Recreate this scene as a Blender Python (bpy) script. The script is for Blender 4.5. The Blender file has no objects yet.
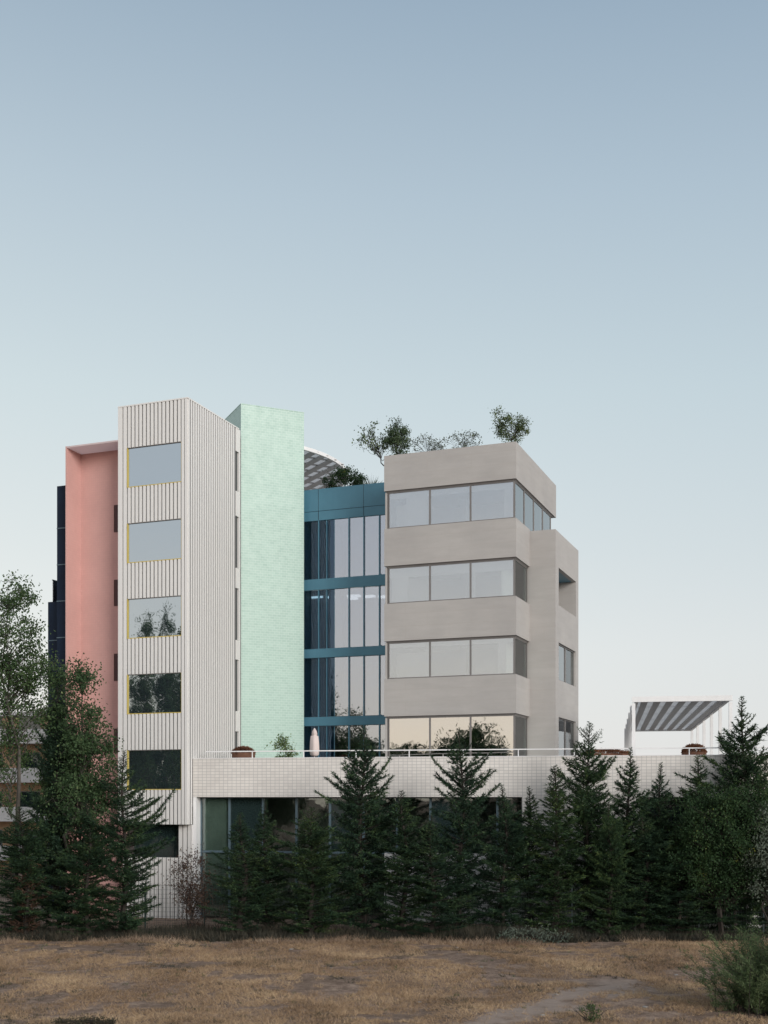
import bpy, math, random
import numpy as np
S = bpy.context.scene
COL = S.collection
F_PX = 1183.0; HZ = 797.0; CX = 384.0; H = 5.8          # focal length in px, horizon row, camera height
R = math.radians

# ------------------------------------------------------------------ materials
def mat(name):
    m = bpy.data.materials.new(name); m.use_nodes = True
    nt = m.node_tree; nt.nodes.clear()
    out = nt.nodes.new('ShaderNodeOutputMaterial')
    return m, nt, out
def N(nt, t, **kw):
    n = nt.nodes.new(t)
    for k, v in kw.items():
        if k.startswith('i_'): n.inputs[k[2:].replace('_', ' ')].default_value = v
        else: setattr(n, k, v)
    return n
def L(nt, a, b): nt.links.new(a, b)
def ramp(nt, fac, stops, interp='LINEAR'):
    r = nt.nodes.new('ShaderNodeValToRGB'); r.color_ramp.interpolation = interp
    e = r.color_ramp.elements
    while len(e) > 1: e.remove(e[-1])
    e[0].position = stops[0][0]; e[0].color = (*stops[0][1], 1)
    for p, c in stops[1:]:
        x = e.new(p); x.color = (*c, 1)
    if fac is not None: nt.links.new(fac, r.inputs[0])
    return r.outputs[0]
def pos(nt, scale=(1,1,1), rotz=0):
    g = N(nt, 'ShaderNodeNewGeometry')
    mp = N(nt, 'ShaderNodeMapping'); mp.inputs['Scale'].default_value = scale
    mp.inputs['Rotation'].default_value = (0,0,rotz)
    L(nt, g.outputs['Position'], mp.inputs[0]); return mp.outputs[0]
def noise(nt, vec, scale, detail=4, rough=.55):
    n = N(nt, 'ShaderNodeTexNoise'); n.inputs['Scale'].default_value = scale
    n.inputs['Detail'].default_value = detail; n.inputs['Roughness'].default_value = rough
    L(nt, vec, n.inputs['Vector']); return n.outputs[0]
def mixc(nt, fac, a, b, mode='MIX'):
    m = N(nt, 'ShaderNodeMix', data_type='RGBA', blend_type=mode)
    if isinstance(fac, (int, float)): m.inputs[0].default_value = fac
    else: L(nt, fac, m.inputs[0])
    for i, v in ((6, a), (7, b)):
        if isinstance(v, tuple): m.inputs[i].default_value = (*v, 1)
        else: L(nt, v, m.inputs[i])
    return m.outputs[2]
def princ(nt, out, col, rough=.7, spec=.4, bump=None, metal=0):
    p = N(nt, 'ShaderNodeBsdfPrincipled')
    if isinstance(col, tuple): p.inputs['Base Color'].default_value = (*col, 1)
    else: L(nt, col, p.inputs['Base Color'])
    if isinstance(rough, (int, float)): p.inputs['Roughness'].default_value = rough
    else: L(nt, rough, p.inputs['Roughness'])
    p.inputs['Specular IOR Level'].default_value = spec; p.inputs['Metallic'].default_value = metal
    if bump is not None:
        b = N(nt, 'ShaderNodeBump'); b.inputs['Strength'].default_value = bump[1]; b.inputs['Distance'].default_value = bump[2]
        L(nt, bump[0], b.inputs['Height']); L(nt, b.outputs[0], p.inputs['Normal'])
    L(nt, p.outputs[0], out.inputs[0]); return p
def paint(name, c, rough=.5, var=.12, scale=1.5, spec=.4, metal=0):
    m, nt, out = mat(name)
    n = noise(nt, pos(nt), scale, 6)
    n2 = noise(nt, pos(nt, (6,6,.5)), 1.0, 4)                 # rain streaks
    a = ramp(nt, n, [(.3, tuple(x*(1-var) for x in c)), (.7, tuple(min(1, x*(1+var*.6)) for x in c))])
    b = ramp(nt, n2, [(.3, (1-var*.7,)*3), (.65, (1,)*3)])
    princ(nt, out, mixc(nt, 1.0, a, b, 'MULTIPLY'), rough, spec, metal=metal)
    return m
def tile_vec(nt, ang):
    """position turned into (along wall, height, 0) for a wall whose run has the given angle; works on both wall directions"""
    g = N(nt, 'ShaderNodeNewGeometry')
    s = N(nt, 'ShaderNodeSeparateXYZ'); L(nt, g.outputs['Position'], s.inputs[0])
    rot = N(nt, 'ShaderNodeMapping', vector_type='POINT'); rot.inputs['Rotation'].default_value = (0,0,-ang)
    L(nt, g.outputs['Position'], rot.inputs[0])
    s2 = N(nt, 'ShaderNodeSeparateXYZ'); L(nt, rot.outputs[0], s2.inputs[0])
    ad = N(nt, 'ShaderNodeMath', operation='ADD'); L(nt, s2.outputs[0], ad.inputs[0]); L(nt, s2.outputs[1], ad.inputs[1])
    c = N(nt, 'ShaderNodeCombineXYZ'); L(nt, ad.outputs[0], c.inputs[0]); L(nt, s.outputs[2], c.inputs[1])
    return c.outputs[0]
def tiles(name, ang, w, h, c1, c2, grout, rough, offset=0.0, mortar=.008, bump=.4, spec=.5, blotch=.1, roughvar=None, wav=5.0):
    m, nt, out = mat(name)
    b = N(nt, 'ShaderNodeTexBrick', offset=offset, squash=1.0)
    b.inputs['Scale'].default_value = 1; b.inputs['Brick Width'].default_value = w; b.inputs['Row Height'].default_value = h
    b.inputs['Mortar Size'].default_value = mortar; b.inputs['Mortar Smooth'].default_value = .2
    b.inputs['Color1'].default_value = (*c1,1); b.inputs['Color2'].default_value = (*c2,1); b.inputs['Mortar'].default_value = (*grout,1)
    L(nt, tile_vec(nt, ang), b.inputs['Vector'])
    n = noise(nt, pos(nt), .6, 5)
    k = ramp(nt, n, [(.3, (1-blotch,)*3), (.7, (1,)*3)])
    col = mixc(nt, 1.0, b.outputs[0], k, 'MULTIPLY')
    rg = rough
    if roughvar:
        n3 = noise(nt, pos(nt), 3.0, 4)
        rg = ramp(nt, n3, [(.35, (roughvar[0],)*3), (.65, (roughvar[1],)*3)])
    inv = N(nt, 'ShaderNodeMath', operation='SUBTRACT'); inv.inputs[0].default_value = 1; L(nt, b.outputs[1], inv.inputs[1])
    # every tile sits a little out of plane
    n4 = noise(nt, pos(nt), wav, 2)
    ad = N(nt, 'ShaderNodeMath', operation='ADD'); L(nt, inv.outputs[0], ad.inputs[0]); L(nt, n4, ad.inputs[1])
    princ(nt, out, col, rg, spec, (ad.outputs[0], bump, .01))
    return m
def glass(name, tint, refl, dark=None, dif=(.02,.025,.03), wob=.02, gcol=(.9,.93,.95)):
    """window glass: mirror of the sky over a clear tinted sheet (or a dark backing)"""
    m, nt, out = mat(name)
    g = N(nt, 'ShaderNodeBsdfGlossy'); g.inputs['Roughness'].default_value = .015; g.inputs['Color'].default_value = (*gcol,1)
    n = noise(nt, pos(nt), .7, 2)
    b = N(nt, 'ShaderNodeBump'); b.inputs['Strength'].default_value = wob; b.inputs['Distance'].default_value = .3
    L(nt, n, b.inputs['Height']); L(nt, b.outputs[0], g.inputs['Normal'])
    if dark: t = N(nt, 'ShaderNodeBsdfDiffuse'); t.inputs['Color'].default_value = (*dif,1)
    else: t = N(nt, 'ShaderNodeBsdfTransparent'); t.inputs['Color'].default_value = (*tint,1)
    lw = N(nt, 'ShaderNodeLayerWeight'); lw.inputs['Blend'].default_value = .25
    mr = N(nt, 'ShaderNodeMapRange'); L(nt, lw.outputs['Fresnel'], mr.inputs[0])
    mr.inputs[3].default_value = refl; mr.inputs[4].default_value = 1
    mx = N(nt, 'ShaderNodeMixShader'); L(nt, mr.outputs[0], mx.inputs[0]); L(nt, t.outputs[0], mx.inputs[1]); L(nt, g.outputs[0], mx.inputs[2])
    L(nt, mx.outputs[0], out.inputs[0]); return m
def sheet(name, c, t):
    m, nt, out = mat(name); d = N(nt, 'ShaderNodeBsdfDiffuse'); d.inputs[0].default_value = (*c,1)
    q = N(nt, 'ShaderNodeBsdfTranslucent'); q.inputs[0].default_value = (*c,1); x = N(nt, 'ShaderNodeMixShader'); x.inputs[0].default_value = t
    L(nt, d.outputs[0], x.inputs[1]); L(nt, q.outputs[0], x.inputs[2]); L(nt, x.outputs[0], out.inputs[0]); return m
def leafy(name, stops, trans=.25, big=.35):
    m, nt, out = mat(name)
    oi = N(nt, 'ShaderNodeObjectInfo')
    g = N(nt, 'ShaderNodeNewGeometry')
    n = noise(nt, pos(nt), big*3, 3)
    ma = N(nt, 'ShaderNodeMath', operation='MULTIPLY_ADD'); L(nt, g.outputs['Random Per Island'], ma.inputs[0]); ma.inputs[1].default_value = .55
    mb = N(nt, 'ShaderNodeMath', operation='MULTIPLY_ADD'); L(nt, n, mb.inputs[0]); mb.inputs[1].default_value = 1.4; mb.inputs[2].default_value = -.5
    L(nt, mb.outputs[0], ma.inputs[2])
    c = ramp(nt, ma.outputs[0], stops)
    c = mixc(nt, 1.0, c, ramp(nt, oi.outputs['Random'], [(0,(.78,.84,.92)),(.35,(1.12,1.08,.9)),(.65,(.9,.95,1.0)),(1,(1.25,1.18,.95))]), 'MULTIPLY')
    d = N(nt, 'ShaderNodeBsdfPrincipled'); L(nt, c, d.inputs['Base Color']); d.inputs['Roughness'].default_value = .65; d.inputs['Specular IOR Level'].default_value = .25
    t = N(nt, 'ShaderNodeBsdfTranslucent'); L(nt, c, t.inputs['Color'])
    mx = N(nt, 'ShaderNodeMixShader'); mx.inputs[0].default_value = trans
    L(nt, d.outputs[0], mx.inputs[1]); L(nt, t.outputs[0], mx.inputs[2]); L(nt, mx.outputs[0], out.inputs[0])
    return m
def travertine():
    m, nt, out = mat('pale_stone_render')
    n = noise(nt, pos(nt, (.35,.35,2.2)), 2.0, 8, .6)
    n2 = noise(nt, pos(nt, (1,1,7)), 6.0, 6, .7)
    n3 = noise(nt, pos(nt), 60, 3)
    n0 = noise(nt, pos(nt), .45, 3)
    a = ramp(nt, n, [(.3, (.43,.413,.393)), (.5, (.45,.433,.413)), (.7, (.47,.453,.433))])
    b = ramp(nt, n2, [(.3, (.955,.955,.955)), (.7, (1,1,1))])
    c = mixc(nt, 1.0, a, b, 'MULTIPLY')
    c = mixc(nt, 1.0, c, ramp(nt, n0, [(.3,(.88,.88,.89)),(.7,(1,1,1))]), 'MULTIPLY')
    br = N(nt, 'ShaderNodeTexBrick', offset=.5); br.inputs['Scale'].default_value = 1
    br.inputs['Brick Width'].default_value = 2.2; br.inputs['Row Height'].default_value = .61; br.inputs['Mortar Size'].default_value = .006
    L(nt, tile_vec(nt, R(-21)), br.inputs['Vector'])
    c = mixc(nt, br.outputs[1], c, (.40,.37,.345))
    princ(nt, out, c, .85, .2, (n3, .25, .01)); return m

M = {}
M['stone'] = travertine()
M['rib'] = paint('cream_rib_metal', (.74,.73,.71), .5, .012, 1.0)
M['rib_gap'] = paint('grey_backing', (.19,.19,.195), .8, .1)
M['pink'] = tiles('pink_tile', R(-21), .12, .12, (.62,.37,.335), (.64,.385,.35), (.57,.345,.315), .55, 0, .006, .15, .3, .10)
M['pink_soffit'] = sheet('pale_pink_soffit', (.86,.76,.75), .55); M['canopy_sheet'] = sheet('white_canopy_sheet', (.88,.88,.88), .6)
M['navy'] = paint('navy_panel', (.010,.020,.042), .6, .2, spec=.2)
M['mint'] = tiles('mint_glazed_tile', R(24.4), .26, .13, (.36,.52,.455), (.405,.57,.50), (.50,.63,.57), .38, .5, .012, .08, .32, .04, (.32,.44), .8)
M['teal'] = paint('teal_metal', (.09,.235,.32), .4, .06)
M['white_tile'] = tiles('cream_podium_tile', R(-10.7), .21, .14, (.70,.665,.625), (.77,.735,.69), (.50,.485,.465), .45, 0, .012, .3, .4, .10)
M['white'] = paint('white_metal', (.80,.80,.80), .45, .06)
M['white_wall'] = paint('white_render', (.72,.71,.70), .8, .12)
M['slat_grey'] = paint('grey_slat', (.58,.58,.59), .6, .08)
M['yellow'] = paint('yellow_frame', (.55,.42,.10), .45, .06)
M['frame'] = paint('taupe_frame', (.19,.18,.175), .45, .1)
M['steel'] = paint('blue_grey_frame', (.10,.15,.18), .4, .1)
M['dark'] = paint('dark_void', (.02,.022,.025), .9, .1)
M['interior'] = paint('interior_plaster', (.60,.59,.57), .9, .05)
M['blind'] = paint('blind_fabric', (.80,.78,.75), .9, .04)
M['floor_in'] = paint('interior_floor', (.22,.20,.18), .7, .1)
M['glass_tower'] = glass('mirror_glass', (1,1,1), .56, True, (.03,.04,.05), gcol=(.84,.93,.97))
M['glass_clear'] = glass('clear_glass', (.86,.88,.89), .38)
M['glass_pale'] = glass('pale_reflecting_glass', (.55,.60,.66), .46, None, gcol=(.86,.89,.94))
M['glass_dim_room'] = glass('dim_room_glass', (.40,.52,.62), .07, gcol=(.6,.8,1.0)); M['glass_warm'] = glass('warm_pale_glass', (.45,.47,.5), .66, None, gcol=(.95,.92,.88))  # the first puts the link's dim interior into its tint, with little mirroring
M['glass_green'] = glass('green_glass', (.74,.80,.77), .12, None)
M['glass_slot'] = glass('slot_glass', (1,1,1), .08, True, (.02,.035,.035))
M['terrace'] = paint('terrace_paving', (.34,.32,.30), .8, .1)
M['rust'] = leafy('rust_foliage', [(.2,(.10,.045,.03)), (.6,(.20,.09,.055)), (.9,(.30,.15,.09))])
M['bark'] = paint('bark', (.035,.029,.024), .9, .3, 8)
M['bark_pale'] = paint('pale_bark', (.22,.19,.16), .9, .3, 6)
M['bark_grey'] = paint('grey_bark', (.10,.09,.078), .9, .3, 6); M['needle'] = leafy('conifer_needles', [(.0,(.008,.021,.013)), (.35,(.018,.042,.024)), (.7,(.042,.080,.036)), (1,(.12,.17,.065))], .15)
M['needle_dry'] = leafy('dry_needles', [(.0,(.05,.03,.02)), (1,(.14,.075,.045))], .15)
M['leaf'] = leafy('broad_leaves', [(.0,(.026,.052,.026)), (.5,(.06,.108,.05)), (.85,(.11,.17,.08)), (1,(.22,.26,.13))], .4)
M['leaf_dark'] = leafy('dark_broad_leaves', [(.0,(.012,.030,.014)), (.6,(.026,.058,.024)), (.92,(.055,.095,.035)), (1,(.20,.22,.05))], .25)
M['leaf_pale'] = leafy('roof_leaves', [(.0,(.04,.06,.03)), (.5,(.09,.13,.06)), (1,(.18,.22,.10))], .3)
M['leaf_bush'] = leafy('bush_leaves', [(.0,(.035,.06,.03)), (.5,(.08,.12,.055)), (1,(.17,.21,.11))], .3); M['leaf_fresh'] = leafy('fresh_leaves', [(.0,(.08,.13,.05)), (.5,(.17,.24,.10)), (1,(.30,.36,.18))], .35); M['leaf_red'] = leafy('reddish_leaves', [(.0,(.04,.026,.022)), (.5,(.085,.052,.045)), (1,(.12,.10,.07))], .3)
M['leaf_grey'] = leafy('grey_green_leaves', [(.0,(.06,.08,.07)), (1,(.16,.19,.15))], .2)
M['straw'] = leafy('dry_straw', [(.0,(.12,.075,.055)), (.4,(.33,.23,.16)), (.75,(.51,.375,.27)), (1,(.64,.50,.37))], .25, .12)
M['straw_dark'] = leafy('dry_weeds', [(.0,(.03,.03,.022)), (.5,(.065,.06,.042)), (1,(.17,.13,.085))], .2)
M['weed'] = leafy('green_weeds', [(.0,(.03,.055,.022)), (.6,(.06,.10,.035)), (1,(.12,.15,.06))], .2)
M['stone_grey'] = paint('grey_field_stone', (.26,.24,.22), .9, .2, 8); M['slot_red'] = paint('dark_red_shutter', (.09,.045,.045), .7, .1); M['panel_green'] = paint('grey_green_panel', (.44,.49,.46), .7, .15); M['brick'] = paint('tan_brick', (.50,.33,.21), .85, .12)
M['mesh'] = paint('green_wire', (.025,.045,.045), .5, .1)
M['parasol'] = paint('pale_canvas', (.66,.57,.54), .9, .06)
M['rust_pot'] = paint('rusty_steel', (.16,.075,.045), .8, .25, 6)
m, nt, out = mat('ceiling_lamp'); e = N(nt, 'ShaderNodeEmission'); e.inputs[0].default_value = (1,.93,.82,1); e.inputs[1].default_value = 2.2; L(nt, e.outputs[0], out.inputs[0]); M['lamp'] = m

def ground_mat():
    m, nt, out = mat('dry_field')
    p = pos(nt)
    n1 = noise(nt, p, .25, 6, .6); n2 = noise(nt, p, 1.9, 12, .78); n3 = noise(nt, p, 22, 8, .8)
    c = ramp(nt, n2, [(.30, (.12,.085,.065)), (.46, (.24,.17,.13)), (.58, (.37,.27,.205)), (.70, (.47,.36,.28))])
    c = mixc(nt, ramp(nt, n1, [(.45,(0,)*3),(.7,(.55,)*3)]), c, (.15,.105,.075))
    c = mixc(nt, 1.0, c, ramp(nt, n3, [(.3,(.5,)*3),(.5,(.9,)*3),(.65,(1.3,)*3)]), 'MULTIPLY')
    # worn footpath running up across the field to the right
    g = N(nt, 'ShaderNodeNewGeometry'); s = N(nt, 'ShaderNodeSeparateXYZ'); L(nt, g.outputs['Position'], s.inputs[0])
    def band(x0, y0, x1, y1, w):
        dx, dy = x1-x0, y1-y0; ln = math.hypot(dx, dy); nx, ny = -dy/ln, dx/ln
        d = N(nt, 'ShaderNodeMath', operation='MULTIPLY_ADD'); L(nt, s.outputs[0], d.inputs[0]); d.inputs[1].default_value = nx; d.inputs[2].default_value = -(nx*x0+ny*y0)
        e = N(nt, 'ShaderNodeMath', operation='MULTIPLY_ADD'); L(nt, s.outputs[1], e.inputs[0]); e.inputs[1].default_value = ny; L(nt, d.outputs[0], e.inputs[2])
        wob = N(nt, 'ShaderNodeMath', operation='MULTIPLY_ADD'); L(nt, noise(nt, p, .5, 5), wob.inputs[0]); wob.inputs[1].default_value = 6.0; wob.inputs[2].default_value = -3.0
        f = N(nt, 'ShaderNodeMath', operation='ADD'); L(nt, e.outputs[0], f.inputs[0]); L(nt, wob.outputs[0], f.inputs[1])
        a = N(nt, 'ShaderNodeMath', operation='ABSOLUTE'); L(nt, f.outputs[0], a.inputs[0])
        mr = N(nt, 'ShaderNodeMapRange', interpolation_type='SMOOTHSTEP'); L(nt, a.outputs[0], mr.inputs[0]); mr.inputs[1].default_value = w*.3; mr.inputs[2].default_value = w; mr.inputs[3].default_value = .6; mr.inputs[4].default_value = 0
        return mr.outputs[0]
    b = band(2.5, 30, 8.1, 38, 1.2)
    fd = N(nt, 'ShaderNodeMapRange', interpolation_type='SMOOTHSTEP'); L(nt, s.outputs[1], fd.inputs[0]); fd.inputs[1].default_value = 36; fd.inputs[2].default_value = 39.5; fd.inputs[3].default_value = 1; fd.inputs[4].default_value = 0
    mu = N(nt, 'ShaderNodeMath', operation='MULTIPLY'); L(nt, b, mu.inputs[0]); L(nt, fd.outputs[0], mu.inputs[1])
    c = mixc(nt, mu.outputs[0], c, (.44,.355,.30))
    princ(nt, out, c, .95, .1, (n3, .8, .06)); return m
M['ground'] = ground_mat()

# ------------------------------------------------------------------ object helpers
def tag(o, label=None, cat=None, group=None, kind=None):
    for k, v in (('label', label), ('category', cat), ('group', group), ('kind', kind)):
        if v: o[k] = v
    return o
def empty(name, loc, rotz=0, **kw):
    o = bpy.data.objects.new(name, None); COL.objects.link(o); o.location = loc; o.rotation_euler = (0,0,rotz)
    return tag(o, **kw)
class Frame:
    """local frame of a wall: a runs to the right along its front, b away from the camera, z up (relative to camera height)"""
    def __init__(s, x, y, deg):
        s.x, s.y = x, y; t = R(deg); s.u = (math.cos(t), math.sin(t)); s.d = (-math.sin(t), math.cos(t)); s.ang = t
    def p(s, a, b, z): return (s.x+a*s.u[0]+b*s.d[0], s.y+a*s.u[1]+b*s.d[1], H+z)
    def a_at(s, px, b=0):     # where the image column px meets the line b=const
        r = (px-CX)/F_PX; x = s.x+b*s.d[0]; y = s.y+b*s.d[1]
        return (r*y-x)/(s.u[0]-r*s.u[1])
    def b_at(s, px, a=0):
        r = (px-CX)/F_PX; x = s.x+a*s.u[0]; y = s.y+a*s.u[1]
        return (r*y-x)/(s.d[0]-r*s.d[1])
class MB:
    def __init__(s): s.v = []; s.f = []; s.m = []; s.mats = []
    def mi(s, k):
        if k not in s.mats: s.mats.append(k)
        return s.mats.index(k)
    def box(s, fr, a0, a1, b0, b1, z0, z1, k):
        n = len(s.v)
        for z in (z0, z1):
            for a, b in ((a0,b0),(a1,b0),(a1,b1),(a0,b1)): s.v.append(fr.p(a,b,z))
        for q in ((0,3,2,1),(4,5,6,7),(0,1,5,4),(1,2,6,5),(2,3,7,6),(3,0,4,7)):
            s.f.append(tuple(n+i for i in q)); s.m.append(s.mi(k))
    def tube(s, pts, rad, k, seg=8):
        n0 = len(s.v); rad = rad if isinstance(rad, (list, tuple)) else [rad]*len(pts)
        for i, p in enumerate(pts):
            a = np.array(pts[max(i-1,0)]); b = np.array(pts[min(i+1,len(pts)-1)]); d = b-a; d = d/ (np.linalg.norm(d)+1e-9)
            up = np.array((0,0,1.)) if abs(d[2]) < .9 else np.array((1.,0,0)); x = np.cross(d, up); x /= np.linalg.norm(x); y = np.cross(d, x)
            for j in range(seg):
                t = 2*math.pi*j/seg; s.v.append(tuple(np.array(p)+rad[i]*(math.cos(t)*x+math.sin(t)*y)))
        for i in range(len(pts)-1):
            for j in range(seg):
                a = n0+i*seg+j; b = n0+i*seg+(j+1)%seg; s.f.append((a,b,b+seg,a+seg)); s.m.append(s.mi(k))
        s.f.append(tuple(n0+j for j in range(seg))); s.m.append(s.mi(k))
        e = n0+(len(pts)-1)*seg; s.f.append(tuple(e+seg-1-j for j in range(seg))); s.m.append(s.mi(k))
    def lathe(s, c, prof, k, seg=16, wob=0):
        n0 = len(s.v)
        for i, (r, z) in enumerate(prof):
            for j in range(seg):
                t = 2*math.pi*j/seg; rr = r*(1+wob*math.cos(4*t)); s.v.append((c[0]+rr*math.cos(t), c[1]+rr*math.sin(t), c[2]+z))
        for i in range(len(prof)-1):
            for j in range(seg):
                a = n0+i*seg+j; b = n0+i*seg+(j+1)%seg; s.f.append((a,b,b+seg,a+seg)); s.m.append(s.mi(k))
        s.f.append(tuple(n0+seg-1-j for j in range(seg))); s.m.append(s.mi(k))
        e = n0+(len(prof)-1)*seg; s.f.append(tuple(e+j for j in range(seg))); s.m.append(s.mi(k))
    def build(s, name, parent=None, root=None, smooth=False):
        ox, oy, oz = root.location if root is not None else (0,0,0)
        me = bpy.data.meshes.new(name); me.from_pydata([(x-ox,y-oy,z-oz) for x,y,z in s.v], [], s.f)
        for k in s.mats: me.materials.append(M[k])
        me.polygons.foreach_set('material_index', s.m)
        if smooth: me.polygons.foreach_set('use_smooth', [True]*len(s.f))
        me.update(); o = bpy.data.objects.new(name, me); COL.objects.link(o)
        if parent is not None: o.parent = parent
        return o
def tri_mesh(name, V, nper, mats, parent=None, midx=None):
    """V: (n*nper,3) array of loose faces with nper corners each"""
    V = np.asarray(V, dtype=np.float32).reshape(-1,3); n = len(V)//nper
    me = bpy.data.meshes.new(name)
    me.vertices.add(len(V)); me.vertices.foreach_set('co', V.ravel())
    me.loops.add(len(V)); me.loops.foreach_set('vertex_index', np.arange(len(V), dtype=np.int32))
    me.polygons.add(n); me.polygons.foreach_set('loop_start', np.arange(0, len(V), nper, dtype=np.int32))
    for k in mats: me.materials.append(M[k])
    me.update(calc_edges=True)
    if midx is not None: me.polygons.foreach_set('material_index', np.asarray(midx, dtype=np.int32))
    o = bpy.data.objects.new(name, me); COL.objects.link(o)
    if parent is not None: o.parent = parent
    return o
def P(px, py, Y): return ((px-CX)/F_PX*Y, Y, H-(py-HZ)/F_PX*Y)
def X(px, Y): return (px-CX)/F_PX*Y

# ------------------------------------------------------------------ the building
FA = Frame(-9.245, 55.8, -21)     # ribbed tower, near corner
FB = Frame(0.0, 61.2, -21)        # teal glazed link
FC = Frame(6.14, 55.0, -21)       # stone tower, near corner
FR = Frame(8.264, 57.0, -21)      # stone side wing, near corner
FM = Frame(-7.374, 61.0, 24.4)    # mint tiled tower, near corner
FP = Frame(-9.08, 56.2, -10.7)    # podium
FN = Frame(0, 0, 0)
G = -H                             # ground level relative to the camera
TER = .55                          # terrace floor
ST = 3.64                          # storey

bld = empty('office_building', (0, 60, 0), label='large office building with cream, pink, mint, teal and stone volumes on a tiled podium', cat='building')
def part(mb, name, parent=None, **kw): return tag(mb.build(name, parent or bld, bld, kw.pop('smooth', False)), **kw)

# ---- ribbed tower
mb = MB()
AW = -3.87; wa0, wa1 = -3.358, -.378; top = 18.87; base_z = -1.3
win = [(.34+ST*k, 2.26+ST*k) for k in range(5)]
def ribs_front(a0, a1, z0, z1, n=None, b=0.0, w=.6):
    n = n or max(1, round((a1-a0)/.205)); pitch = (a1-a0)/n
    mb.box(FA, a0, a1, b+.075, b+.34, z0, z1, 'rib_gap')
    for i in range(n):
        c = a0+(i+.5)*pitch; mb.box(FA, c-pitch*w/2, c+pitch*w/2, b, b+.08, z0, z1, 'rib')
ribs_front(AW+.02, wa0, base_z, top-.06, 2, w=.72); ribs_front(wa1, -.02, base_z, top-.06, 2, w=.72)
edges = [base_z]+[z for w_ in win for z in w_]+[top-.06]
for i in range(0, len(edges), 2): ribs_front(wa0, wa1, edges[i], edges[i+1], 14)
mb.box(FA, AW, AW+.05, .0, 9, base_z, top-.06, 'rib')
mb.box(FA, AW-.01, .01, -.012, .3, top-.06, top, 'rib')                # coping
mb.box(FA, -.3, .01, .3, 5.1, top-.06, top, 'rib'); mb.box(FA, AW-.01, -.3, .3, 9, top-.3, top-.2, 'rib_gap')
mb.box(FA, AW, AW+.3, .3, 9, top-.06, top, 'rib')
nb = 23; pitch = 5.09/nb                                               # side wall
slots = [(15.6,17.64),(11.68,14.33),(8.0,10.66),(4.38,7.01),(.9,3.35)]
bs = FA.b_at(236)
mb.box(FA, -.34, -.035, .34, bs, TER-1, top-.06, 'rib_gap')
for i in range(nb):
    c = (i+.5)*pitch
    if c+pitch*.36 < bs: mb.box(FA, -.04, 0, c-pitch*.26, c+pitch*.26, base_z if c < .5 else TER-1, top-.06, 'rib')
z = TER-1
for z0, z1 in sorted(slots)+[(top-.06, 0)]:
    mb.box(FA, -.34, -.02, bs+.005, 5.12, z, z0, 'rib'); mb.box(FA, -.07, 0, bs+.02, bs+.12, z, z0, 'rib'); z = z1
mb.box(FA, -.36, -.012, 5.125, FA.b_at(240.6), TER-1, top-.06, 'rib')
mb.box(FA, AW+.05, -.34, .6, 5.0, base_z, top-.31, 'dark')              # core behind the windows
mb.box(FA, AW+.02, -.02, .34, 5.0, base_z-.02, base_z-.001, 'rib_gap')
tower = part(mb, 'ribbed_tower')
for z0, z1 in win:
    w = MB()
    w.box(FA, wa0-.0, wa0+.03, .0, .13, z0, z1, 'yellow')                # left reveal
    w.box(FA, wa1-.02, wa1, .03, .125, z0, z1, 'yellow')
    w.box(FA, wa0+.03, wa1-.02, .01, .13, z0, z0+.04, 'yellow')
    w.box(FA, wa0+.03, wa1-.02, .02, .13, z1-.03, z1, 'frame')
    w.box(FA, wa0+.03, wa1-.02, .07, .12, z0+.04, z1-.03, 'glass_tower')
    part(w, 'window', tower)
for z0, z1 in slots:
    w = MB(); w.box(FA, -.2, -.10, bs+.01, 5.085, z0+.002, z1-.002, 'glass_slot'); w.box(FA, -.22, -.015, bs+.004, bs+.03, z0+.001, z1-.001, 'frame'); part(w, 'slot_window', tower)
# lower storey of the ribbed tower
mb = MB(); lb = .35
la = FA.a_at(178, lb)
ribs_front(la, -.02, G, base_z-.02, 3, lb, .68)
ribs_front(AW+.02, la, G, -2.9, 14, lb, .66)
mb.box(FA, AW+.02, la, lb+.5, lb+.6, -2.9, base_z-.02, 'glass_slot')
mb.box(FA, AW+.02, -.02, lb+.7, 5, G, base_z-.03, 'dark')
mb.box(FA, -.03, 0, lb, 5, G, base_z-.021, 'rib')
part(mb, 'ground_storey')

# ---- pink recess
mb = MB(); pa = FA.a_at(65.5); pz = 17.27
mb.box(FA, pa, pa+.06, 0, 9, G, pz, 'pink')                            # fin
mb.box(FA, pa+.06, AW-.01, 1.2, 1.5, G, pz-.08, 'pink')
mb.box(FA, pa+.06, AW-.01, .004, 9, pz-.078, pz-.003, 'pink_soffit')
mb.box(FA, AW-.008, AW-.002, .3, 1.6, G, pz-.08, 'pink')
pink = part(mb, 'pink_recess')
a0 = FA.a_at(114.6, 1.2)
for y0, y1 in ((502.4,529.7),(577.8,604.2),(652.4,679.8),(728,752.7)):
    w = MB(); Y = 58.1; w.box(FA, a0, AW-.012, 1.17, 1.25, (HZ-y1)*Y/F_PX, (HZ-y0)*Y/F_PX, 'slot_red'); 
    w.box(FA, a0-.015, a0, 1.16, 1.22, (HZ-y1)*Y/F_PX, (HZ-y0)*Y/F_PX, 'rust_pot'); part(w, 'slot_window', pink)
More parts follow.
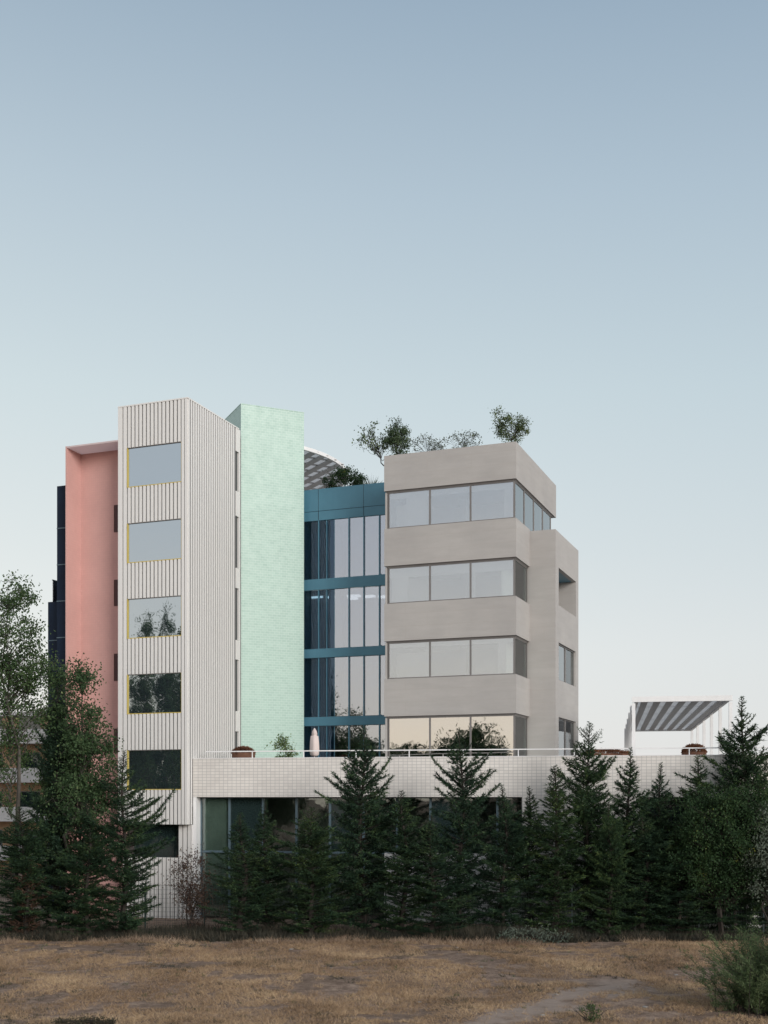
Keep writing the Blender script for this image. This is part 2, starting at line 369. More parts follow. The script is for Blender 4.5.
# ---- navy volumes
mb = MB()
for px0, px1, b, ytop in ((57,65.5,.6,488),(48,57,1.4,602)):
    a0 = FA.a_at(px0, b); a1 = FA.a_at(px1, b)+(.25 if px1 < 60 else 0)
    if px1 > 60: a1 = pa-.004
    zt = (HZ-ytop)*(58.9+b)/F_PX
    mb.box(FA, a0, a1, b, b+8, G, zt, 'navy')
    z = G+1
    while z < zt-1:
        mb.box(FA, a0-.01, a1-.012, b-.02, b, z, z+.05, 'steel'); z += 1.82
part(mb, 'navy_wing')
mb = MB(); b = 1.5; a0 = FA.a_at(52.5, b); zt = (HZ-602)*60.3/F_PX
mb.box(FA, a0, a0+.03, b, b+3, zt, zt+1.1, 'glass_clear'); mb.box(FA, a0-.01, a0+.04, b-.03, b+3, zt+1.1, zt+1.15, 'steel'); part(mb, 'glass_balustrade')

# ---- mint tower
mb = MB(); mz = (HZ-404)*61/F_PX; mt = FM.a_at(304)
mb.box(FM, 0, mt, 0, 5.5, TER-.5, mz, 'mint')
mb.box(FM, -.01, mt+.01, -.01, 5.51, mz, mz+.04, 'mint')
part(mb, 'mint_tower')

# ---- teal glazed link
mb = MB()
bl, br_ = FB.a_at(300), FB.a_at(392)
bz = 16.28
mb.box(FB, bl, br_, 0, .25, 15.12, bz, 'teal'); mb.box(FB, bl, br_, .012, .25, 14.62, 15.10, 'teal'); mb.box(FB, bl, br_, .03, .2, 15.0, 15.2, 'dark')
sp = [(10.95,11.52),(7.36,7.83),(3.76,4.23)]
for z0, z1 in sp:
    mb.box(FB, bl, br_, -.02, .25, z0, z1, 'teal')
for px in (318.4, 348.7, 363.6, 379.2):                                # vertical seams in the fascia
    a = FB.a_at(px)
    if px in (318.4, 363.6): mb.box(FB, a-.008, a+.008, -.004, .02, 14.63, bz, 'dark')
mb.box(FB, bl, br_, .3, 7, bz-.6, bz-.4, 'terrace')
mb.box(FB, bl, bl+.2, .3, 7, TER, bz-.6, 'interior')
# interior: slabs, ceilings, rear wall, strip for the tower's reflection
for zf in (TER-.05, 3.9, 7.5, 11.1, 14.75):
    mb.box(FB, bl+.2, br_, .26, 6.8, zf, zf+.3, 'floor_in')
mb.box(FB, bl+.2, br_, 6.8, 7, TER, bz-.6, 'slat_grey')
ca, cb = FB.a_at(326.5), FB.a_at(334)
mb.box(FB, ca, cb, .3, .8, TER, 14.7, 'stone')  # added stone strip imitating the ribbed tower's reflection in the glass
mb.box(FB, bl+.2, ca-.3, 3.2, 3.3, TER, 14.7, 'navy')  # navy sheet added to darken what the left panes show
link = part(mb, 'glazed_link')
zs = [(TER,3.76),(4.23,7.36),(7.83,10.95),(11.52,14.62)]
cols = [(bl,318.4,'glass_dim_room'),(318.4,326.5,'glass_dim_room'),(326.5,333.8,'glass_dim_room'),(333.8,348.7,'glass_pale'),(348.7,363.6,'glass_pale'),(363.6,379.2,'glass_pale'),(379.2,392,'glass_pale')]
for z0, z1 in zs:
    for i, (p0, p1, g) in enumerate(cols):
        a0 = bl if i == 0 else FB.a_at(p0); a1 = FB.a_at(p1); w = MB()
        w.box(FB, a0+.02, a1-.02, .08, .10, z0+.02, z1-.02, g)
        th = .05 if i in (0,3,4,5) else .022
        w.box(FB, a1-th/2 if i != 2 else a1-.01, a1+th/2 if i != 2 else a1+.01, .0 if i != 2 else .06, .14, z0+.001, z1-.001, 'teal')
        if i in (5,): w.box(FB, a1+.04, a1+.09, .0, .12, z0+.001, z0+.05, 'teal')
        part(w, 'window', link)
for zc in (10.75,):                                                    # lit ceiling lamps on the third floor
    for k, (p0, p1, b0) in enumerate(((306,317,.7),(320,325,.9),(336,344,1.6),(340,352,.9),(354,364,1.3),(366,374,1.7))):
        w = MB(); w.box(FB, FB.a_at(p0), FB.a_at(p1), b0, b0+.35, zc-.10, zc, 'lamp'); part(w, 'ceiling_lamp', link)
for k, (p0, p1, b0) in enumerate(((308,316,.8),(338,346,1.2))):
    w = MB(); w.box(FB, FB.a_at(p0), FB.a_at(p1), b0, b0+.3, 7.2, 7.28, 'lamp'); 

# ---- stone tower
mb = MB(); CW = -6.57; D1 = 2.62; D2 = 8.36
heads = [3.9+ST*k for k in range(4)]; sills = [5.71+ST*k for k in range(3)]+[16.53]
for k in range(3):
    mb.box(FC, CW, 0, 0, D1-.003, heads[k], sills[k], 'stone')
mb.box(FC, CW, 0, 0, D2, heads[3], sills[3], 'stone')
for k in range(3): mb.box(FC, CW+.02, -.02, D1, 9, heads[k]+.25, sills[k]-.9, 'stone')
for k in range(4):                                                     # shadow gap and interior below each band
    h = heads[k]; lo = TER if k == 0 else sills[k-1]; bb = D1 if k < 3 else D2-.3
    mb.box(FC, CW+.08, -.08, .08, bb, h-.06, h-.003, 'frame')
    mb.box(FC, CW+.3, -.5, 4.0, 4.1, lo-.8, h-.07, 'interior')
    mb.box(FC, CW+.3, -.3, .4, 4.0, lo-.85, lo-.8, 'floor_in')
    mb.box(FC, CW+.02, CW+.12, .1, 4.0, lo+.001, h-.061, 'stone')
    mb.box(FC, CW+.3, CW+1.9, .9, .96, lo-.6, h-.5, 'blind') if k in (1,2,3) else None
    mb.box(FC, CW+.2, -.25, .28, .30, h-(.42,.30,.55,.36)[k], h-.07, 'blind')
    for c0, c1 in (((.3,.7),(3.9,4.1)),((2.0,2.25),(5.6,6.0)),((.3,1.1),(4.3,4.5)),((1.0,2.1),(5.9,6.3)))[k]: mb.box(FC, CW+c0, CW+c1, .34, .38, lo-.6, h-.1, 'blind')
    mb.box(FC, CW+3.1, CW+3.4, 2.4, 2.7, lo-.7, h-.1, 'slat_grey')
mb.box(FC, CW+.3, -.4, .3, D2-.3, 16.0, 16.2, 'terrace')
stone = part(mb, 'stone_tower')
mulls = [FC.a_at(388.4, .1), FC.a_at(429.8, .1), FC.a_at(470.4, .1), -.12]
for k in range(4):
    h = heads[k]-.062; lo = (TER if k == 0 else sills[k-1])+.002
    for i in range(3):
        w = MB(); a0, a1 = mulls[i], mulls[i+1]
        w.box(FC, a0+.04, a1-.04, .13, .15, lo+.06, h-.05, 'glass_clear' if not (k == 0) else 'glass_warm')
        w.box(FC, a0, a1, .10, .19, lo, lo+.06, 'frame'); w.box(FC, a0, a1, .10, .19, h-.05, h, 'frame')
        w.box(FC, a0, a0+.04, .10, .19, lo+.061, h-.051, 'frame'); w.box(FC, a1-.04, a1, .10, .19, lo+.061, h-.051, 'frame')
        part(w, 'window', stone)
    be = [.2, D1-.25] if k < 3 else [.2, 2.0, 3.9, 5.8, 7.6]
    for i in range(len(be)-1):
        w = MB(); b0, b1 = be[i], be[i+1]
        w.box(FC, -.15, -.13, b0+.05, b1-.05, lo+.06, h-.05, 'glass_clear' if k == 3 else 'glass_green')
        w.box(FC, -.19, -.10, b0, b0+.05, lo, h, 'frame'); w.box(FC, -.19, -.10, b1-.05, b1, lo, h, 'frame')
        w.box(FC, -.188, -.102, b0+.051, b1-.051, lo, lo+.06, 'frame'); w.box(FC, -.188, -.102, b0+.051, b1-.051, h-.05, h, 'frame')
        part(w, 'side_window', stone)
    if k < 3:
        w = MB(); w.box(FC, -.9, -.85, .5, D1, lo, h, 'interior'); part(w, 'inner_wall', stone)
# ---- stone side wing
mb = MB(); RW = -1.4; DR = FR.b_at(578.4); rt = 12.91
o0, o1 = FR.b_at(558.7), FR.b_at(576)
mb.box(FR, RW, -.22, 0, .22, TER, rt, 'stone')
mb.box(FR, -.22, 0, 0, o0, TER, rt, 'stone'); mb.box(FR, -.22, 0, o1, DR, TER, rt, 'stone')
zz = [TER, TER, heads[0], sills[0], heads[1], sills[1], heads[2], rt]
for i in range(2, 8, 2): mb.box(FR, -.22, -.002, o0, o1, zz[i], zz[i+1], 'stone')
mb.box(FR, RW-4, -.3, DR-.25, DR-.01, TER, rt-.01, 'stone')
mb.box(FR, RW-4, -.22, .25, DR-.25, rt-1.0, rt-.9, 'terrace')
# loggia
mb.box(FR, -2.2, -.222, o0-.1, o1+.1, heads[2]+.002, heads[2]+.1, 'teal'); mb.box(FR, -2.2, -.222, o0-.1, o1+.1, sills[1]-.1, sills[1], 'terrace')
mb.box(FR, -2.3, -2.2, o0-.1, o1+.1, sills[1], heads[2], 'stone'); mb.box(FR, -2.2, -.223, o1, o1+.2, sills[1], heads[2], 'stone')
mb.box(FR, -2.3, -.223, o0-.2, o0, sills[1], heads[2], 'stone')
mb.box(FR, -2.0, -1.9, .3, DR-.3, TER, 8.9, 'interior')
wing = part(mb, 'stone_side_wing')
for lo, h in ((TER, heads[0]), (sills[0], heads[1])):
    mid = (o0+o1)*.5
    for b0, b1, g in ((o0, mid, 'glass_clear' if lo > 1 else 'glass_clear'), (mid, o1, 'glass_green')):
        w = MB(); w.box(FR, -.16, -.14, b0+.06, b1-.06, lo+.06, h-.06, g)
        for q in ((b0,b0+.06,lo,h),(b1-.06,b1,lo,h),(b0+.06,b1-.06,lo,lo+.06),(b0+.06,b1-.06,h-.06,h-.003)): w.box(FR, -.2, -.1, q[0], q[1], q[2]+.002, q[3]-.002, 'frame')
        part(w, 'side_window', wing)
    if lo < 1:
        w = MB()
        for i in range(14): w.box(FR, -.3, -.24, o0, o1, 2.1+i*.12, 2.16+i*.12, 'frame')
        part(w, 'louvre_blind', wing)

# ---- podium
mb = MB(); PT = 1.82; PE = 40
mb.box(FP, 0, PE, 0, .3, 0, PT, 'white_tile'); mb.box(FP, -.01, PE, -.015, .32, PT, PT+.03, 'white')
mb.box(FP, 0, PE, .3, 26, TER-.4, TER, 'terrace'); mb.box(FP, .0, PE, .3, 3, -.02, TER-.41, 'white_wall')
mb.box(FP, 0, .17, .02, .6, G, -.002, 'white')
p0, p1 = FP.a_at(522), FP.a_at(640)
mb.box(FP, p0, p1, .005, .4, G, -.002, 'white_tile')
mb.box(FP, p1, PE, .8, 1.0, G, -2.3, 'white_wall'); mb.box(FP, p1, PE, 1.2, 1.3, -2.3, -.03, 'glass_slot')
l0 = FP.a_at(385, .7)
mb.box(FP, l0, p0, .55, .75, G, -2.6, 'white_wall')
mb.box(FP, .2, PE, 6, 6.2, G, -.03, 'interior'); mb.box(FP, .2, p0, .95, 6, G, G+.1, 'floor_in'); mb.box(FP, .0, PE, 3.0, 6, -.03, TER-.42, 'white_wall')
mb.box(FP, PE-.3, PE, .4, 24, G, 0, 'white_wall')
pod = part(mb, 'tiled_podium')
ms = [.17]+[FP.a_at(229.4+33.5*k, .6) for k in range(9)]; ms = [m_ for m_ in ms if m_ < p0]+[p0-.01]
for i in range(len(ms)-1):
    w = MB(); a0, a1 = ms[i], ms[i+1]; lowz = -2.6 if a0 > l0-.3 else G
    g = 'glass_green' if i == 0 else 'glass_slot' if i % 3 == 1 else 'glass_green'
    w.box(FP, a0+.05, a1-.05, .66, .69, max(lowz, -2.6)+.05, -.06, g)
    if lowz < -3: w.box(FP, a0+.05, a1-.05, .66, .69, G+.05, -2.66, 'glass_green'); w.box(FP, a0+.05, a1-.05, .6, .75, -2.66, -2.56, 'steel')
    w.box(FP, a1-.05, a1+.05 if i < len(ms)-2 else a1, .58, .78, lowz, -.005, 'steel'); 
    if i == 0: w.box(FP, a0, a0+.05, .58, .78, lowz, -.005, 'steel')
    w.box(FP, a0+.05, a1-.05, .6, .76, -.058, -.006, 'steel')
    part(w, 'window', pod)
w = MB(); w.box(FP, .25, 1.75, .78, .82, G+.1, -.1, 'panel_green'); part(w, 'inner_panel', pod)

# ---- round slatted roof canopy behind the link
mb = MB(); cx, cy, cz, cr = -9.7, 71.7, 19.47-0, 7.5
n = 72
for i in range(n):
    t0, t1 = 2*math.pi*i/n, 2*math.pi*(i+1)/n; k = len(mb.v)
    for t in (t0, t1):
        for r_, z in ((cr-.12,0),(cr,0),(cr,.2),(cr-.12,.2)): mb.v.append((cx+r_*math.cos(t), cy+r_*math.sin(t), H+cz+z))
    for q in ((0,1,5,4),(1,2,6,5),(2,3,7,6),(3,0,4,7)): mb.f.append(tuple(k+j for j in q)); mb.m.append(mb.mi('white'))
def chords(ang, step, w, z0, z1, k):
    fr = Frame(cx, cy, ang); q = -cr+step*.5
    while q < cr-.1:
        h = math.sqrt(max(0, (cr-.13)**2-q*q)); mb.box(fr, -h, h, q, q+w, cz+z0, cz+z1, k); q += step
chords(-60, .80, .42, .10, .14, 'slat_grey'); chords(28, 1.25, .30, .145, .16, 'slat_grey'); chords(0, .5, .5, .165, .168, 'canopy_sheet')
for t in (60, 130, 200, 270):
    mb.box(FN, cx+(cr-.8)*math.cos(R(t))-.1, cx+(cr-.8)*math.cos(R(t))+.1, cy+(cr-.8)*math.sin(R(t))-.1, cy+(cr-.8)*math.sin(R(t))+.1, 15.6, cz, 'white')
part(mb, 'round_roof_canopy')
mb = MB(); mb.box(FA, -6.5, 3.0, 9.1, 24, TER, 15.6, 'stone'); mb.box(FC, -12, -4.5, 9.2, 20, TER, 12.5, 'stone')
part(mb, 'rear_block')

# ------------------------------------------------------------------ terrace railing
rl = empty('terrace_railing', FP.p(13, .15, PT), label='thin white rail on short posts along the tiled terrace parapet', cat='railing')
mb = MB(); mb.box(FP, .6, PE-.2, .12, .17, PT+.31, PT+.36, 'white'); mb.build('rail', rl, rl)
a = FP.a_at(303.8, .15)-2*1.25
while a < 34:
    if a > .3:
        mb = MB(); mb.box(FP, a-.02, a+.02, .125, .165, PT+.03, PT+.31, 'white'); mb.build('post', rl, rl)
    a += 2.5

# ------------------------------------------------------------------ long pergola
bq = 1.1; g0, g1 = FP.a_at(632, bq), FP.a_at(732.5, bq)
pg = empty('terrace_pergola', FP.p((g0+g1)/2, bq, TER), label='long white steel pergola with grey slatted roof at the right end of the terrace', cat='pergola')
YF = FP.p((g0+g1)/2, bq, 0)[1]; pzt = (HZ-696)*YF/F_PX; NB = 6; bay = 4.9
for i in range(NB):
    b = bq+i*bay
    for a in (g0, g1):
        mb = MB(); mb.box(FP, a-.15 if a == g1 else a, a+.0 if a == g1 else a+(.15 if i == 0 else .08), b, b+.16, TER, pzt-.002 if i else pzt-.3, 'white'); mb.build('post', pg, pg)
    mb = MB(); mb.box(FP, g0, g1, b-.01, b+.15, pzt-.24 if i in (0,NB-1) else pzt-.09, pzt+(.002 if i else 0), 'white'); mb.build('crossbeam', pg, pg)
for a in (g0, g1-.16):
    mb = MB(); a += .16 if a == g0 else -.02; mb.box(FP, a, a+.14, bq+.16, bq+(NB-1)*bay-.02, pzt-.2, pzt-.005, 'white'); mb.build('side_beam', pg, pg)
ns = 7; wd = (g1-g0-.4)/ns
for i in range(ns):
    mb = MB(); a = g0+.2+i*wd; mb.box(FP, a+wd*.42, a+wd*.96, bq+.16, bq+(NB-1)*bay-.02, pzt-.16, pzt-.12, 'slat_grey'); mb.build('roof_slat', pg, pg)
mb = MB(); mb.box(FP, g0+.17, g1-.17, bq+.17, bq+(NB-1)*bay-.03, pzt-.095, pzt-.092, 'canopy_sheet'); mb.build('roof_sheet', pg, pg)

# ------------------------------------------------------------------ foliage generators
def norm(v): return v/(np.linalg.norm(v, axis=-1, keepdims=True)+1e-9)
def blades(rng, base, dirs, length, width, quad=False):
    n = len(base); dirs = norm(dirs); r = rng.normal(size=(n,3)); side = norm(np.cross(dirs, r))
    length = np.broadcast_to(np.asarray(length), (n,))[:,None]; width = np.broadcast_to(np.asarray(width), (n,))[:,None]
    if quad:
        up = base+dirs*length; mid = base+dirs*length*.5
        return np.stack([base, mid-side*width/2, up, mid+side*width/2], 1).reshape(-1,3)
    return np.stack([base-side*width/2, base+side*width/2, base+dirs*length], 1).reshape(-1,3)
def stick(rng, a, b, r0, r1, k=3, sag=0.0):
    """tapered 4-sided twig from a to b, returned as quads"""
    n = k+1; t = np.linspace(0,1,n)[:,None]; p = a+(b-a)*t; p[:,2] += -sag*4*(t[:,0]*(1-t[:,0])); 
    p[1:-1] += rng.normal(size=(n-2,3))*np.linalg.norm(b-a)*.03 if n > 2 else 0
    d = norm(b-a); u = np.array((0,0,1.)) if abs(d[2]) < .9 else np.array((1.,0,0)); x = norm(np.cross(d,u)); y = np.cross(d,x)
    out = []
    rr = r0+(r1-r0)*t
    ring = [p+rr*(math.cos(q)*x+math.sin(q)*y) for q in (0, 1.5708, 3.1416, 4.7124)]
    for i in range(k):
        for j in range(4): out += [ring[j][i], ring[(j+1)%4][i], ring[(j+1)%4][i+1], ring[j][i+1]]
    return out
def conifer(name, seed, Hh, Rr, extra=(), lean=0, nbr=190, needle='needle', bare=.025, power=.8, dens=1.0):
    rng = np.random.default_rng(seed); B = []; Dn = []; wood = []
    axis = lambda z: np.array((lean*(z/Hh)**2+.10*math.sin(z*.9+seed), .08*math.sin(z*.7+seed*2), z))
    zs_ = np.linspace(0, Hh*.985, 10)
    for i in range(9):
        wood += stick(rng, axis(zs_[i]), axis(zs_[i+1]), .11*(1-zs_[i]/Hh)+.012, .11*(1-zs_[i+1]/Hh)+.012, 1)
    br = []
    ph = rng.uniform(0, 6.28, 4)
    for i in range(nbr):
        t = bare+(1-bare)*((i+.5)/nbr)**.92; az = i*2.39996+rng.uniform(-.5,.5)
        lob = 1+.25*math.sin(az+ph[0])*math.sin(t*9+ph[1])+.18*math.sin(2*az+ph[2]+t*5)
        ln = Rr*min(1,(1-t)/.5)**(power*1.12)*lob*rng.choice((.35,.7,1,1.25),p=(.3,.25,.28,.17))*rng.uniform(.85,1.12)+.05
        if t < .08: ln *= .85
        br.append((t, az, ln, R(rng.uniform(-6,16)+34*t**1.5), R(rng.uniform(8,34))))
    for t, az, ln, e in extra: br.append((t, az, ln, R(e), R(18)))
    for t, az, ln, el, cu in br:
        n = max(5, int(ln/.085)); s = np.linspace(0,1,n); e = el+cu*s
        hx = np.cumsum(np.cos(e))*ln/n; hz = np.cumsum(np.sin(e))*ln/n
        wig = np.cumsum(rng.normal(size=n))*.035*ln/ max(1,n**.5)
        o = axis(t*Hh); ca, sa = math.cos(az), math.sin(az)
        pts = np.stack([o[0]+hx*ca-wig*sa, o[1]+hx*sa+wig*ca, o[2]+hz], 1)
        wood += stick(rng, o, pts[n//2], .012+.012*ln, .01, 2); wood += stick(rng, pts[n//2], pts[-1], .01, .004, 1)
        fd = norm(np.gradient(pts, axis=0)); sd = norm(np.cross(fd, np.array((0,0,1.))))
        for side in (-1, 1):
            for j in range(1, n):
                if s[j] < .10 or rng.random() > .97: continue
                tl = (.05+.42*(1-s[j])**.7*min(1.2, ln))*rng.uniform(.6,1.25)
                td = norm(fd[j]*.8+sd[j]*side*rng.uniform(.5,1)+np.array((0,0,rng.uniform(-.25,.35))))
                m_ = max(2, int(tl/.036*dens)); q = rng.random(m_)
                B.append(pts[j]+td*(q*tl)[:,None]); Dn.append(td*.9+rng.normal(size=(m_,3))*.55)
        m_ = int(ln/.02); q = rng.integers(0, n, m_); B.append(pts[q]); Dn.append(fd[q]*.9+rng.normal(size=(m_,3))*.5)
    m_ = 26; q = rng.uniform(.9, 1.0, m_); B.append(np.array([axis(a_*Hh) for a_ in q])); Dn.append(np.array((0,0,1.))+rng.normal(size=(m_,3))*.5)
    B = np.concatenate(B); Dn = np.concatenate(Dn)
    k_ = np.clip((Hh-B[:,2])/(Hh*.14), .35, 1); V = blades(rng, B, Dn, rng.uniform(.08,.19,len(B))*k_, rng.uniform(.026,.05,len(B))*(.4+.6*k_))
    return V, wood
def make_tree(name, V, nper, leafmat, wood, barkmat, loc, rotz, scale, **kw):
    r = empty(name, loc, rotz, **kw); r.scale = scale
    tri_mesh('crown', V, nper, [leafmat], r)
    if len(wood): tri_mesh('trunk', np.array(wood), 4, [barkmat], r)
    return r
def copy_thing(o, loc, rotz, scale, label):
    c = o.copy(); COL.objects.link(c); c.location = loc; c.rotation_euler = (0,0,rotz); c.scale = scale; c['label'] = label
    for ch in o.children:
        d = ch.copy(); COL.objects.link(d); d.parent = c
    return c
def broadleaf(seed, Hh, env, nclump, nleaf, leaf=.08, trunk_r=.12, spread=.35, split=.25, droop=0, stems=1):
    """env: list of (cx,cy,cz,rx,ry,rz) ellipsoids that the crown fills, uneven clumps with gaps between"""
    rng = np.random.default_rng(seed); B = []; Dn = []; wood = []
    vol = np.array([e[3]*e[4]*e[5] for e in env]); vol = vol/vol.sum()
    topz = max(e[2]+e[5]*.6 for e in env)
    for s_ in range(stems):
        off = np.array((rng.uniform(-.25,.25), rng.uniform(-.25,.25), 0))*(stems > 1)
        wood += stick(rng, np.zeros(3), np.array((env[-1][0]*.8, env[-1][1]*.8, topz*.93))+off*2, trunk_r, trunk_r*.15, 7)
    for c in range(nclump):
        e = env[rng.choice(len(env), p=vol)]; d = norm(rng.normal(size=3)); rr = rng.uniform(.35,1)**.6
        p = np.array(e[:3])+d*rr*np.array(e[3:])
        hz = max(topz*split*rng.uniform(.6,1), p[2]-rng.uniform(.5,1.6)*max(.6, np.hypot(p[0],p[1])))
        hz = min(hz, p[2]-.05) if p[2] > .3 else p[2]*.5
        t_ = min(1, hz/topz); a = np.array((env[-1][0]*.8*t_, env[-1][1]*.8*t_, hz))
        wood += stick(rng, a, p, trunk_r*.28*(1-t_*.6), .006, 4, -.04)
        m_ = int(nleaf*rng.uniform(.4,1.6)); sp = spread*rng.uniform(.6,1.3)
        q = rng.normal(size=(m_,3))*sp*np.array((1,1,.8))*.5
        B.append(p+q); Dn.append(rng.normal(size=(m_,3))+np.array((0,0,-droop)))
        for k in range(3):
            j = rng.integers(0, m_); wood += stick(rng, p, p+q[j], .006, .003, 1)
    B = np.concatenate(B); Dn = np.concatenate(Dn)
    return blades(rng, B, Dn, rng.uniform(.7,1.3,len(B))*leaf, rng.uniform(.5,.8,len(B))*leaf, True), wood

# ------------------------------------------------------------------ conifers before the podium
HT = 8.7
protos = []
specs = [  # seed, radius, long branches (height fraction, azimuth, length, elevation)
    (1, 1.75, [(.70,.2,1.7,42),(.66,3.3,1.5,35),(.5,.9,2.0,30)], .95),
    (2, 1.35, [(.6,3.0,1.4,40)], .75),
    (3, 1.6, [(.74,.0,1.75,38),(.72,3.1,1.9,35),(.78,.3,1.2,40),(.68,2.8,1.5,30)], .85),
    (4, 1.2, [(.5,.3,1.2,45)], .70),
    (5, 1.55, [(.52,0,3.0,44),(.50,.25,2.2,40),(.38,-.1,2.2,28),(.45,3.0,2.0,20)], .85),
    (6, 1.55, [(.8,2.0,.9,50),(.35,.4,2.1,20)], 1.05), (7, 1.75, [(.62,3.4,1.5,44)], .62), (8, 1.3, [(.7,.1,1.1,52),(.4,3,1.9,25)], 1.0),
]
for sd, rr, ex, pw in specs:
    V, W = conifer('c', sd, HT, rr, ex, nbr=176, power=pw, dens=1.15)
    protos.append((V, W))
trees = [  # px, top y, depth, prototype, spin, width factor, label
    (124,750,49.3,4, 0.0,1.2,'dark conifer before the ribbed tower with one long bough rising to the right'),
    (57,684,50.6,1, 1.0,.95,'tall narrow conifer at the left before the navy and pink walls'),
    (22,806,49.0,6, 2.0,1.5,'short dark conifer nearest the left edge of the photo'),
    (88,800,48.6,5, 3.0,1.3,'low bushy conifer between the tall left conifer and the long-boughed one'),
    (243,812,49.2,3, 0.5,1.5,'small conifer before the green glass, leftmost of the row under the podium'),
    (266,800,50.4,7, 2.2,1.1,'slim conifer just right of the smallest one before the green glass'),
    (312,806,49.4,6, 4.0,1.5,'bushy conifer with a blunt top left of the tall one under the parasol'),
    (362,726,50.0,0, 0.1,1.15,'tall broad conifer whose spire tops the parapet right of the parasol'),
    (404,790,49.0,3, 1.1,1.4,'lower conifer between the two tall spires before the stone tower'),
    (432,812,48.5,5, 5.1,1.4,'low dense conifer at the left foot of the wide-armed conifer'),
    (461,728,50.0,2, 0.0,1.0,'tall conifer with two wide arms like an anchor before the stone tower'),
    (504,784,49.6,5, 2.9,1.2,'pointed conifer just right of the wide-armed one'),
    (529,786,50.4,7, 0.3,1.3,'narrow sparse conifer below the stone side wing'),
    (556,765,49.3,3, 1.9,1.5,'middling conifer left of the spire under the stone side wing corner'),
    (588,722,50.3,6, 4.4,1.05,'tall slender conifer with its spire right of the stone side wing'),
    (610,800,48.6,0, 3.0,.9,'low full conifer between the slender spire and the pergola posts'),
    (628,747,50.2,5, 0.9,1.2,'conifer with its tip just under the left post of the pergola'),
    (645,815,49.0,6, 2.3,1.3,'low full conifer filling the gap between the two under the pergola'),
    (678,822,48.9,5, 4.3,1.5,'low spreading conifer at the left foot of the broadleaf tree'),
    (661,762,49.8,7, 1.3,1.1,'small neat conifer whose tip stands below the middle of the pergola'),
    (696,755,50.0,3, 2.6,1.5,'conifer whose tip stands below the right posts of the pergola'),
    (735,838,48.8,5, 0.7,1.4,'low dark conifer under the broadleaf tree at the right'),
    (745,696,50.6,0, 1.6,1.25,'tallest conifer of the right end, above the right edge of the parapet'),
    (766,760,49.0,7, 2.0,1.0,'dark conifer cut off by the right edge of the photo'),
]
first = {}
for px, ty, Y, k, sp, wf, lab in trees:
    x = X(px, Y); top_z = H+(HZ-ty)/F_PX*Y; sc = top_z/HT; loc = (x, Y, -.05); s3 = (sc**.5*wf, sc**.5*wf, sc)
    if k not in first:
        V, W = protos[k]
        first[k] = make_tree('conifer_tree', V, 3, 'needle', W, 'bark', loc, sp, s3, label=lab, cat='tree', group='conifers in the row before the podium')
    else: copy_thing(first[k], loc, sp, s3, lab)

# dried conifer at the left, red-leaved shrub, dark broadleaf tree at the right
V, W = conifer('d', 11, 3.2, .7, nbr=60, dens=.7)
make_tree('dead_conifer', V, 3, 'needle_dry', W, 'bark', (X(28,48.4),48.4,0), 0, (1,1,1), label='small dried reddish-brown conifer among the dark ones at the left', cat='tree')
V, W = broadleaf(21, 3.8, [(0,0,2.3,.8,.75,1.4),(.1,0,1.2,.7,.6,1.0)], 80, 34, .085, .04, .4, .1, stems=4)
make_tree('red_leaved_shrub', V, 4, 'leaf_red', W, 'bark', (X(191,49.2),49.2,0), 0, (1,1,1), label='thin reddish shrub beside the white pier at the left end of the podium', cat='shrub')
V, W = broadleaf(22, 7, [(0,0,4.4,2.1,1.4,1.8),(1.0,0,5.2,1.3,1.0,1.3),(-.4,0,3.0,1.8,1.2,1.5),(.8,0,2.4,1.6,1,1.2)], 280, 130, .092, .12, .46, .3)
make_tree('broadleaf_tree', V, 4, 'leaf_dark', W, 'bark', (X(722,48.4),48.4,0), 0, (1,1,1), label='dark broadleaf tree with a few yellow leaves before the conifers at the right', cat='tree')
V, W = broadleaf(23, 4.4, [(0,0,2.9,1.0,.9,1.6)], 80, 90, .09, .05, .45, .3)
make_tree('grey_green_shrub', V, 4, 'leaf_grey', W, 'bark', (X(768,47.6),47.6,0), 0, (1,1,1.25), label='grey-green leafy shrub at the right edge before the tallest conifer', cat='shrub')

# airy poplars at the left
V, W = broadleaf(31, 15.3, [(0,0,12.5,1.2,1.1,2.8),(.35,0,10.2,1.5,1.2,2.1),(-.4,0,7.2,1.0,.9,1.9)], 190, 70, .115, .13, .50, .3, .5)
pop = make_tree('poplar_tree', V, 4, 'leaf', W, 'bark_grey', (X(14,50.5),50.5,0), 0, (1,1,1), label='tallest airy poplar at the left edge with open crown against the sky', cat='tree', group='airy poplars at the left')
V2, W2 = broadleaf(32, 12, [(0,0,9.4,.85,.85,2.3),(.5,0,7.2,1.2,1.1,2.2),(.1,0,5,1.4,1.2,2.6)], 210, 92, .115, .11, .48, .3, .5)
pop2 = make_tree('poplar_tree', V2, 4, 'leaf', W2, 'bark_grey', (X(80,50.0),50.0,0), 0, (1,1,1), label='shorter leafy poplar standing before the pink wall', cat='tree', group='airy poplars at the left')
copy_thing(pop2, (X(60,51.3),51.3,0), 2.0, (.8,.8,1.0), 'poplar standing just behind the tall narrow conifer at the navy wall')

